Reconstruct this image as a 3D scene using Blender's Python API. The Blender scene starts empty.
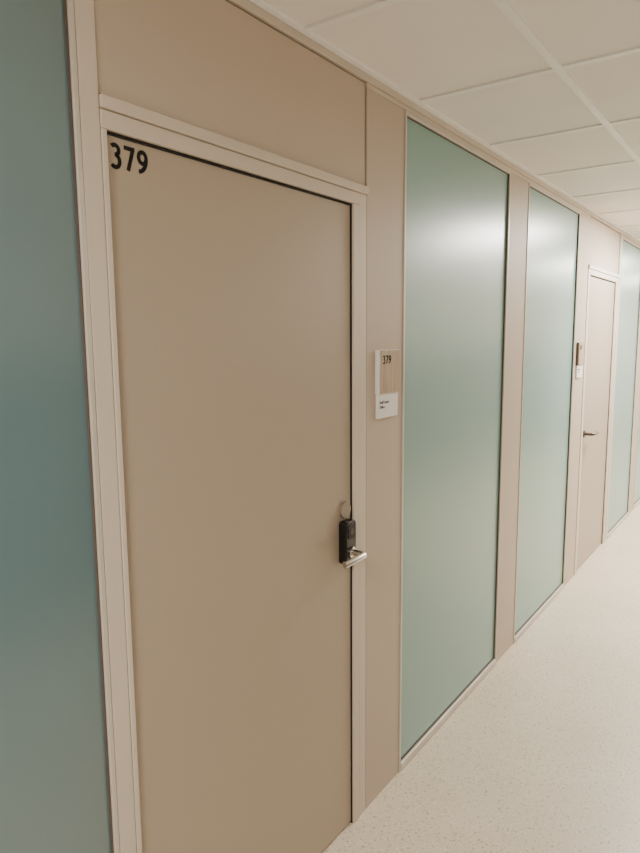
import bpy, bmesh, math
from mathutils import Matrix, Vector

D=1.124; H=1.69; CE=2.50
# ---------------------------------------------------------------- helpers
def lin(c):
    return tuple(((v/255)/12.92 if v/255<=0.04045 else ((v/255+0.055)/1.055)**2.4) for v in c)+(1,)

def mat(name,rgb,rough=0.5,metal=0.0,spec=0.5,var=0.04,scale=3.0,bump=0.0,bscale=200,coat=0.0,coatr=0.1,emis=None,es=0,cior=1.5):
    m=bpy.data.materials.new(name);m.use_nodes=True
    nt=m.node_tree;b=nt.nodes['Principled BSDF']
    c=lin(rgb)
    tc=nt.nodes.new('ShaderNodeTexCoord')
    no=nt.nodes.new('ShaderNodeTexNoise');no.inputs['Scale'].default_value=scale;no.inputs['Detail'].default_value=3
    nt.links.new(tc.outputs['Object'],no.inputs['Vector'])
    r=nt.nodes.new('ShaderNodeValToRGB')
    r.color_ramp.elements[0].position=0.3;r.color_ramp.elements[1].position=0.7
    r.color_ramp.elements[0].color=tuple(v*(1-var) for v in c[:3])+(1,)
    r.color_ramp.elements[1].color=tuple(min(1,v*(1+var)) for v in c[:3])+(1,)
    nt.links.new(no.outputs['Fac'],r.inputs['Fac']);nt.links.new(r.outputs['Color'],b.inputs['Base Color'])
    b.inputs['Roughness'].default_value=rough;b.inputs['Metallic'].default_value=metal
    b.inputs['Specular IOR Level'].default_value=spec
    b.inputs['Coat Weight'].default_value=coat;b.inputs['Coat Roughness'].default_value=coatr;b.inputs['Coat IOR'].default_value=cior
    if bump>0:
        n2=nt.nodes.new('ShaderNodeTexNoise');n2.inputs['Scale'].default_value=bscale
        nt.links.new(tc.outputs['Object'],n2.inputs['Vector'])
        bp=nt.nodes.new('ShaderNodeBump');bp.inputs['Strength'].default_value=bump;bp.inputs['Distance'].default_value=0.002
        nt.links.new(n2.outputs['Fac'],bp.inputs['Height']);nt.links.new(bp.outputs['Normal'],b.inputs['Normal'])
    if emis:
        b.inputs['Emission Color'].default_value=lin(emis);b.inputs['Emission Strength'].default_value=es
    return m

M_wall=mat('beige_laminate_panel',(196,179,160),0.5,bump=0.02,var=.02)
M_door=mat('beige_door_laminate',(178,162,142),0.40,var=0.012,scale=1.0,bump=0.02)
M_frame=mat('painted_frame_beige',(212,199,182),0.4)
M_alu=mat('champagne_aluminium',(210,201,188),0.35,metal=0.2)
M_gask=mat('brown_gasket',(92,80,70),0.7)
M_gap=mat('shadow_gap_dark',(28,24,22),0.9)
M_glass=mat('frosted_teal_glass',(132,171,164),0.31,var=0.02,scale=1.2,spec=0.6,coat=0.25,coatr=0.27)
M_glassd=mat('frosted_teal_glass_unlit_room',(94,123,128),0.3,var=0.04,scale=0.9,spec=0.8,coat=1.0,coatr=0.2,cior=1.8)  # same glass; the dim room behind is put into a darker, bluer base
M_ceil=mat('ceiling_tile_white',(247,242,236),0.9,var=0.015,scale=5,bump=0.15,bscale=400)
M_tbar=mat('ceiling_grid_white',(252,250,246),0.45)
M_black=mat('black_plastic',(14,14,15),0.25)
M_blackm=mat('black_matte',(22,22,23),0.55)
M_chrome=mat('brushed_steel',(205,200,192),0.25,metal=1.0)
M_steel2=mat('dark_satin_steel',(100,92,84),0.3,metal=1.0)
M_cover=mat('painted_cylinder_cover',(144,131,116),0.4,metal=0.2)
M_text=mat('black_vinyl_lettering',(16,15,15),0.6,spec=.2)
M_white=mat('white_sign_plastic',(242,240,236),0.4)
M_opp=mat('opposite_wall_paint',(234,226,218),0.8)
M_reflect=mat('grey_reflection_panel',(128,124,124),0.7)  # grey for the added panel mirrored in the near glass
M_diff=mat('lamp_diffuser',(250,248,244),0.5,emis=(255,248,238),es=6)

def wood():
    m=bpy.data.materials.new('light_oak_grain');m.use_nodes=True;nt=m.node_tree;b=nt.nodes['Principled BSDF']
    tc=nt.nodes.new('ShaderNodeTexCoord');mp=nt.nodes.new('ShaderNodeMapping');mp.inputs['Scale'].default_value=(260,20,6)
    no=nt.nodes.new('ShaderNodeTexNoise');no.inputs['Scale'].default_value=1.0;no.inputs['Detail'].default_value=4
    r=nt.nodes.new('ShaderNodeValToRGB');r.color_ramp.elements[0].position=.3;r.color_ramp.elements[1].position=.7
    r.color_ramp.elements[0].color=lin((160,134,106));r.color_ramp.elements[1].color=lin((200,178,150))
    nt.links.new(tc.outputs['Object'],mp.inputs[0]);nt.links.new(mp.outputs[0],no.inputs['Vector'])
    nt.links.new(no.outputs['Fac'],r.inputs['Fac']);nt.links.new(r.outputs[0],b.inputs['Base Color'])
    b.inputs['Roughness'].default_value=.5
    return m
M_wood=wood()

def floormat():
    m=bpy.data.materials.new('speckled_cream_vinyl');m.use_nodes=True;nt=m.node_tree;b=nt.nodes['Principled BSDF']
    N=nt.nodes.new;L=nt.links.new
    tc=N('ShaderNodeTexCoord')
    def specks(scale,th,seed):
        mp=N('ShaderNodeMapping');mp.inputs['Location'].default_value=(seed,seed*.7,0)
        v=N('ShaderNodeTexVoronoi');v.inputs['Scale'].default_value=scale
        L(tc.outputs['Object'],mp.inputs[0]);L(mp.outputs[0],v.inputs['Vector'])
        r=N('ShaderNodeValToRGB');r.color_ramp.elements[0].position=th;r.color_ramp.elements[1].position=th+.05
        r.color_ramp.elements[0].color=(1,1,1,1);r.color_ramp.elements[1].color=(0,0,0,1)
        L(v.outputs['Distance'],r.inputs[0]);return r.outputs[0]
    n=N('ShaderNodeTexNoise');n.inputs['Scale'].default_value=2.2;n.inputs['Detail'].default_value=5
    L(tc.outputs['Object'],n.inputs['Vector'])
    base=N('ShaderNodeValToRGB');base.color_ramp.elements[0].position=.3;base.color_ramp.elements[1].position=.7
    base.color_ramp.elements[0].color=lin((214,199,175));base.color_ramp.elements[1].color=lin((223,209,186))
    L(n.outputs['Fac'],base.inputs[0]);cur=base.outputs[0]
    for sc,th,seed,col,f in ((66,.21,1.3,(166,148,122),.58),(90,.18,5.1,(252,247,234),.75),(40,.14,9.7,(142,126,104),.6)):
        s=specks(sc,th,seed)
        mu=N('ShaderNodeMath');mu.operation='MULTIPLY';mu.inputs[1].default_value=f;L(s,mu.inputs[0])
        mx=N('ShaderNodeMix');mx.data_type='RGBA';L(mu.outputs[0],mx.inputs['Factor']);L(cur,mx.inputs['A']);mx.inputs['B'].default_value=lin(col)
        cur=mx.outputs['Result']
    L(cur,b.inputs['Base Color']);b.inputs['Roughness'].default_value=.36
    return m
M_floor=floormat()

def empty(name,loc=(0,0,0)):
    e=bpy.data.objects.new(name,None);e.location=loc;bpy.context.collection.objects.link(e);e.empty_display_size=.1;return e

def boxes(name,bl,m,bevel=0.0015,parent=None,seg=2):
    bm=bmesh.new()
    for (x0,x1,y0,y1,z0,z1) in bl:
        M=Matrix.Translation(((x0+x1)/2,(y0+y1)/2,(z0+z1)/2))@Matrix.Diagonal((x1-x0,y1-y0,z1-z0,1))
        bmesh.ops.create_cube(bm,size=1,matrix=M)
    me=bpy.data.meshes.new(name);bm.to_mesh(me);bm.free();me.materials.append(m)
    o=bpy.data.objects.new(name,me);bpy.context.collection.objects.link(o)
    if bevel:
        b=o.modifiers.new('bevel','BEVEL');b.width=bevel;b.segments=seg;b.limit_method='ANGLE'
    if parent:o.parent=parent
    return o

def rounded_plate(name,cx,cz,w,h,y0,y1,r,m,parent=None,bev=.003):
    bm=bmesh.new();vs=[]
    for (sx,sz,a0) in ((1,1,0),(-1,1,90),(-1,-1,180),(1,-1,270)):
        for i in range(9):
            a=math.radians(a0+i*90/8)
            vs.append(bm.verts.new((cx+sx*(w/2-r)+r*math.cos(a),y1,cz+sz*(h/2-r)+r*math.sin(a))))
    f=bm.faces.new(vs)
    e=bmesh.ops.extrude_face_region(bm,geom=[f])
    for v in e['geom']:
        if isinstance(v,bmesh.types.BMVert):v.co.y=y0
    bmesh.ops.recalc_face_normals(bm,faces=bm.faces)
    me=bpy.data.meshes.new(name);bm.to_mesh(me);bm.free();me.materials.append(m)
    o=bpy.data.objects.new(name,me);bpy.context.collection.objects.link(o)
    b=o.modifiers.new('bevel','BEVEL');b.width=bev;b.segments=3;b.limit_method='ANGLE';b.angle_limit=math.radians(50)
    if parent:o.parent=parent
    return o

def tube(name,pts,r,m,parent=None):
    cu=bpy.data.curves.new(name,'CURVE');cu.dimensions='3D';cu.bevel_depth=r;cu.bevel_resolution=6;cu.use_fill_caps=True
    s=cu.splines.new('POLY');s.points.add(len(pts)-1)
    for p,q in zip(s.points,pts):p.co=(*q,1)
    o=bpy.data.objects.new(name,cu);bpy.context.collection.objects.link(o);cu.materials.append(m)
    dg=bpy.context.evaluated_depsgraph_get();me=bpy.data.meshes.new_from_object(o.evaluated_get(dg))
    bpy.data.objects.remove(o)
    for p in me.polygons:p.use_smooth=True
    ob=bpy.data.objects.new(name,me);bpy.context.collection.objects.link(ob)
    if not me.materials:me.materials.append(m)
    if parent:ob.parent=parent
    return ob

def disc(name,cx,cz,r,y0,y1,m,parent=None):
    return rounded_plate(name,cx,cz,2*r,2*r,y0,y1,r*0.999,m,parent,bev=.002)

def text(name,body,x,z,y,size,m,parent=None,width=None):
    cu=bpy.data.curves.new(name,'FONT');cu.body=body;cu.size=size;cu.extrude=.0003
    cu.align_x='LEFT'
    o=bpy.data.objects.new(name,cu);bpy.context.collection.objects.link(o)
    dg=bpy.context.evaluated_depsgraph_get();me=bpy.data.meshes.new_from_object(o.evaluated_get(dg))
    bpy.data.objects.remove(o)
    xs=[v.co.x for v in me.vertices];zs=[v.co.y for v in me.vertices]
    w=max(xs)-min(xs);k=(width/w) if width else 1
    x0=min(xs);z0=min(zs)
    for v in me.vertices:
        a,b,c=v.co;v.co=(x+(a-x0)*k,y-c,z+(b-z0)*k)
    me.materials.clear();me.materials.append(m)
    ob=bpy.data.objects.new(name,me);bpy.context.collection.objects.link(ob)
    if parent:ob.parent=parent
    return ob

def arc(cx,cz,rx,rz,a0,a1,n=28):
    return [(cx+rx*math.cos(math.radians(a0+(a1-a0)*i/n)),cz+rz*math.sin(math.radians(a0+(a1-a0)*i/n))) for i in range(n+1)]
DIG={'3':[arc(.25,.725,.20,.19,140,-92),arc(.25,.28,.225,.255,92,-140)],
     '7':[[(.02,.915),(.575,.915)],[(.505,.95),(.20,0)]],
     '9':[arc(.29,.68,.205,.24,0,360),arc(.06,.66,.435,.575,2,-88)],
     '8':[arc(.28,.745,.20,.19,0,360),arc(.28,.275,.235,.21,0,360)],
     '1':[[(.30,0),(.30,.99)],[(.32,.95),(.10,.80)]]}
def digits(name,s,x,z,y,h,m,parent=None,sw=.175):
    """bold numerals cut from flat strokes"""
    bm=bmesh.new();k=0
    for ci,ch in enumerate(s):
        for path in DIG[ch]:
            P2=[(x+h*(px+ci*.70),z+h*pz) for px,pz in path]
            n=len(P2);fr=[];
            yy=y-k*.00005;k+=1
            closed=abs(path[0][0]-path[-1][0])<1e-6 and abs(path[0][1]-path[-1][1])<1e-6
            for i in range(n):
                a=P2[max(i-1,0)];b=P2[min(i+1,n-1)]
                if closed:
                    a=P2[i-1] if i>0 else P2[n-2];b=P2[i+1] if i<n-1 else P2[1]
                dx,dz=b[0]-a[0],b[1]-a[1];l=math.hypot(dx,dz);nx,nz=-dz/l*h*sw/2,dx/l*h*sw/2
                fr.append([bm.verts.new((P2[i][0]+q*nx,yv,P2[i][1]+q*nz)) for q,yv in ((1,yy),(-1,yy),(-1,y+.0008),(1,y+.0008))])
            for i in range(n-1):
                for j in range(4):
                    bm.faces.new((fr[i][j],fr[i][(j+1)%4],fr[i+1][(j+1)%4],fr[i+1][j]))
            bm.faces.new(fr[0]);bm.faces.new(fr[-1][::-1])
    bmesh.ops.recalc_face_normals(bm,faces=bm.faces)
    me=bpy.data.meshes.new(name);bm.to_mesh(me);bm.free();me.materials.append(m)
    o=bpy.data.objects.new(name,me);bpy.context.collection.objects.link(o)
    if parent:o.parent=parent
    return o

# ---------------------------------------------------------------- layout along the wall (metres)
XA,XB=-3.3,11.4
G=[(-2.60,-1.62),(-1.32,-0.32),(-0.22,0.796),(2.086,3.132),(3.402,4.400),(5.69,6.60),(6.84,7.80),(8.1,9.05)]
DT=2.10; GT=2.458; GB=0.036

wl=empty('wall_left')
boxes('wall_backing',[(XA,XB,0.055,0.17,0,2.62)],M_gap,0,wl)
solid=[(XA,-2.60),(-1.62,-1.32),(-0.32,-0.22),(1.838,2.086),(3.132,3.402),(4.400,4.665),(6.60,6.84),(7.80,8.1),(9.05,XB)]
boxes('panels',[(a+.001,b-.001,0.0,.054,0.0,GT+.002) for a,b in solid],M_wall,.0012,wl)
boxes('head_rail',[(XA,XB,-0.004,.054,2.477,2.498)],M_frame,.001,wl)
boxes('head_filler',[(a,b,0.0,.054,GT+.003,2.476) for a,b in ((XA,0.79),(1.838,4.665),(5.62,XB))],M_frame,.001,wl)
boxes('door_header_panels',[(0.845,1.832,0.003,.054,2.166,2.473),(4.672,5.60,0.003,.054,2.166,2.473)],M_wall,.0015,wl)

for i,(a,b) in enumerate(G):
    w=empty('window_%d'%(i+1))
    f=0.011
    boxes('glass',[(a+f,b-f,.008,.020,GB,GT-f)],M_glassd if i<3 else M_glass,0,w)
    boxes('frame',[(a,a+f,-.004,.052,0.0,GT),(b-f,b,-.004,.052,0.0,GT),(a+f,b-f,-.004,.052,GT-f,GT),
                   (a+f,b-f,-.006,.052,0.004,GB-.004)],M_alu,.0015,w)
    g=.003
    boxes('gasket',[(a+f,a+f+g,.004,.010,GB,GT-f),(b-f-g,b-f,.002,.010,GB,GT-f),
                    (a+f,b-f,.004,.010,GB-.004,GB+.002),(a+f,b-f,.004,.010,GT-f-g,GT-f)],M_gask,0,w)

boxes('trim_1',[(0.798,0.8415,-.003,.054,0,2.468)],M_frame,.002)
boxes('trim_2',[(5.628,5.688,-.003,.054,0,2.468)],M_frame,.002)

def door(name,a,b,jl,jr):
    e=empty(name)
    boxes('leaf',[(a+.003,b-.004,.008,.050,.006,DT-.005)],M_door,.0015,e)
    boxes('jamb',[(jl,a,-.004,.052,0,DT),(b,b+.034,-.004,.052,0,DT),(b+.037,jr,-.001,.052,0,DT+.06)],M_frame,.002,e)
    boxes('lintel',[(jl,b+.034,-.004,.052,DT,DT+.036),(jl,jr,-.010,.052,DT+.037,DT+.062)],M_frame,.002,e)
    boxes('seal',[(a-.0005,a+.003,.004,.05,0,DT),(b-.004,b+.0005,.004,.05,0,DT),(a,b,.004,.05,DT-.006,DT)],M_gap,0,e)
    return e
d1=door('door_1',0.856,1.757,0.843,1.836)
d2=door('door_2',4.72,5.545,4.667,5.622)
digits('door_number','379',0.869,2.034,0.0072,.048,M_text,d1)

lk=empty('electronic_door_lock',(0,0,0))
rounded_plate('lock_body',1.710,1.036,.058,.142,-.024,.0078,.012,M_black,lk,.004)
rounded_plate('reader_face',1.710,1.073,.040,.046,-.0265,-.023,.008,M_blackm,lk,.001)
rounded_plate('indicator_ring',1.710,1.073,.022,.022,-.0278,-.026,.0108,M_gask,lk,.0005)
disc('rosette',1.712,1.002,.019,-.030,-.022,M_chrome,lk)
tube('lever',[(1.712,-.028,1.004),(1.712,-.062,1.004),(1.710,-.068,1.004),(1.705,-.072,1.004),(1.698,-.074,1.004),(1.60,-.074,1.004),(1.595,-.072,1.004)],.0110,M_chrome,lk)
disc('cylinder_cover',1.712,1.140,.027,-.003,.0078,M_cover,lk)
lk2=empty('lever_door_handle')
disc('rosette',4.785,1.005,.025,-.002,.0078,M_steel2,lk2)
tube('lever',[(4.785,-.001,1.005),(4.785,-.045,1.005),(4.787,-.051,1.005),(4.793,-.055,1.005),(4.80,-.056,1.005),(4.91,-.056,1.005)],.0105,M_steel2,lk2)

def sign(name,x,num,body):
    e=empty(name)
    boxes('upper_body',[(x,x+.142,-.014,-.0002,1.500,1.648)],body,.001,e)
    boxes('upper_face',[(x+.012,x+.142,-.0165,-.0142,1.501,1.647)],M_wood,.0006,e)
    boxes('lower_plate',[(x+.004,x+.142,-.010,-.0002,1.416,1.499)],M_white,.001,e)
    digits('number',num,x+.024,1.602,-.0172,.028,M_text,e,sw=.16)
    text('name_line','Staff room',x+.016,1.466,-.0105,.01,M_text,e,width=.06)
    text('name_line_b','Office',x+.016,1.450,-.0105,.01,M_text,e,width=.032)
    return e
sign('room_sign',1.893,'379',M_white)
sign('room_sign.001',4.455,'381',M_gask)

# ---------------------------------------------------------------- floor, ceiling, other walls
YB=-2.10
boxes('floor',[(XA,XB,YB-.1,.17,-.1,0)],M_floor,0)
ce=empty('ceiling')
P=0.66; xs=[2.16+P*k for k in range(-8,15)]; ys=[-.49,-1.15,-1.81]
# individual lay-in tiles with a fine shadow line against the grid
tl=[]
xe=[XA]+[x for x in xs if XA<x<XB]+[XB]; ye=[YB]+ys[::-1]+[0.0]
for i in range(len(xe)-1):
    for j in range(len(ye)-1):
        tl.append((xe[i]+.010,xe[i+1]-.010,ye[j]+.010,ye[j+1]-.010,CE+.0065,CE+.02))
boxes('tiles',tl,M_ceil,.002,ce)
boxes('plenum_slab',[(XA,XB,YB-.1,.17,CE+.021,CE+.12)],M_gap,0,ce)
tb=[(x-.012,x+.012,YB,-.022,CE-.0,CE+.007) for x in xs if XA<x<XB]
boxes('cross_bars',tb,M_tbar,.0008,ce)
boxes('main_bars',[(XA,XB,y-.013,y+.013,CE-.001,CE+.007) for y in ys],M_tbar,.0008,ce)
boxes('wall_angle',[(XA,XB,-.022,.0,CE-.001,CE+.007),(XA,XB,YB,YB+.022,CE-.001,CE+.007)],M_tbar,.0008,ce)
wr=empty('wall_right')
boxes('plaster',[(XA,XB,YB-.1,YB,0,CE+.02)],M_opp,0,wr)
boxes('added_reflection_panel',[(XA,XB,YB+.0005,YB+.014,.092,1.60)],M_reflect,.002,wr)  # unseen panel, added to darken the reflection in the near left glass
boxes('wall_end_far',[(XB,XB+.1,YB-.1,.17,0,2.62)],M_opp,0)
boxes('wall_end_near',[(XA-.1,XA,YB-.1,.17,0,2.62)],M_opp,0)
boxes('baseboard_right',[(XA,XB,YB,YB+.018,0,.09)],M_frame,.002)

def lamp(x0,y0,power):
    e=empty('ceiling_light_panel')
    x1=x0+P;y1=y0-P
    m=.014
    boxes('diffuser',[(x0+m,x1-m,y1+m,y0-m,CE-.003,CE+.006)],M_diff,0,e)
    boxes('frame',[(x0+.011,x0+.03,y1+.012,y0-.012,CE-.006,CE),(x1-.03,x1-.011,y1+.012,y0-.012,CE-.006,CE),
                   (x0+.03,x1-.03,y1+.012,y1+.03,CE-.006,CE),(x0+.03,x1-.03,y0-.03,y0-.012,CE-.006,CE)],M_tbar,.001,e)
    L=bpy.data.lights.new('lamp','AREA');L.shape='RECTANGLE';L.size=.58;L.size_y=.58;L.energy=power;L.color=(1,.95,.88)
    o=bpy.data.objects.new('lamp',L);o.location=((x0+x1)/2,(y0+y1)/2,CE-.012);bpy.context.collection.objects.link(o);o.parent=e
lamp(2.16+P*4,-.49,108)
lamp(2.16+P*8,-.49,110)
lamp(2.16+P*12,-.49,80)
lamp(2.16-P*5,-.49,68)

w=bpy.data.worlds.new('world');bpy.context.scene.world=w;w.use_nodes=True
w.node_tree.nodes['Background'].inputs[0].default_value=(1,.93,.85,1);w.node_tree.nodes['Background'].inputs[1].default_value=.1

# ---------------------------------------------------------------- camera
cam=bpy.data.cameras.new('camera');co=bpy.data.objects.new('camera',cam);bpy.context.collection.objects.link(co)
r=Vector((0.58047,-0.81425,-0.00771));u=Vector((.11398,.07188,.99088));b=Vector((-.80627,-.57605,.13453))
co.matrix_world=Matrix(((r.x,u.x,b.x,0),(r.y,u.y,b.y,-D),(r.z,u.z,b.z,H),(0,0,0,1)))
cam.lens=651.8/853*36;cam.sensor_width=36;cam.clip_start=.02
bpy.context.scene.camera=co
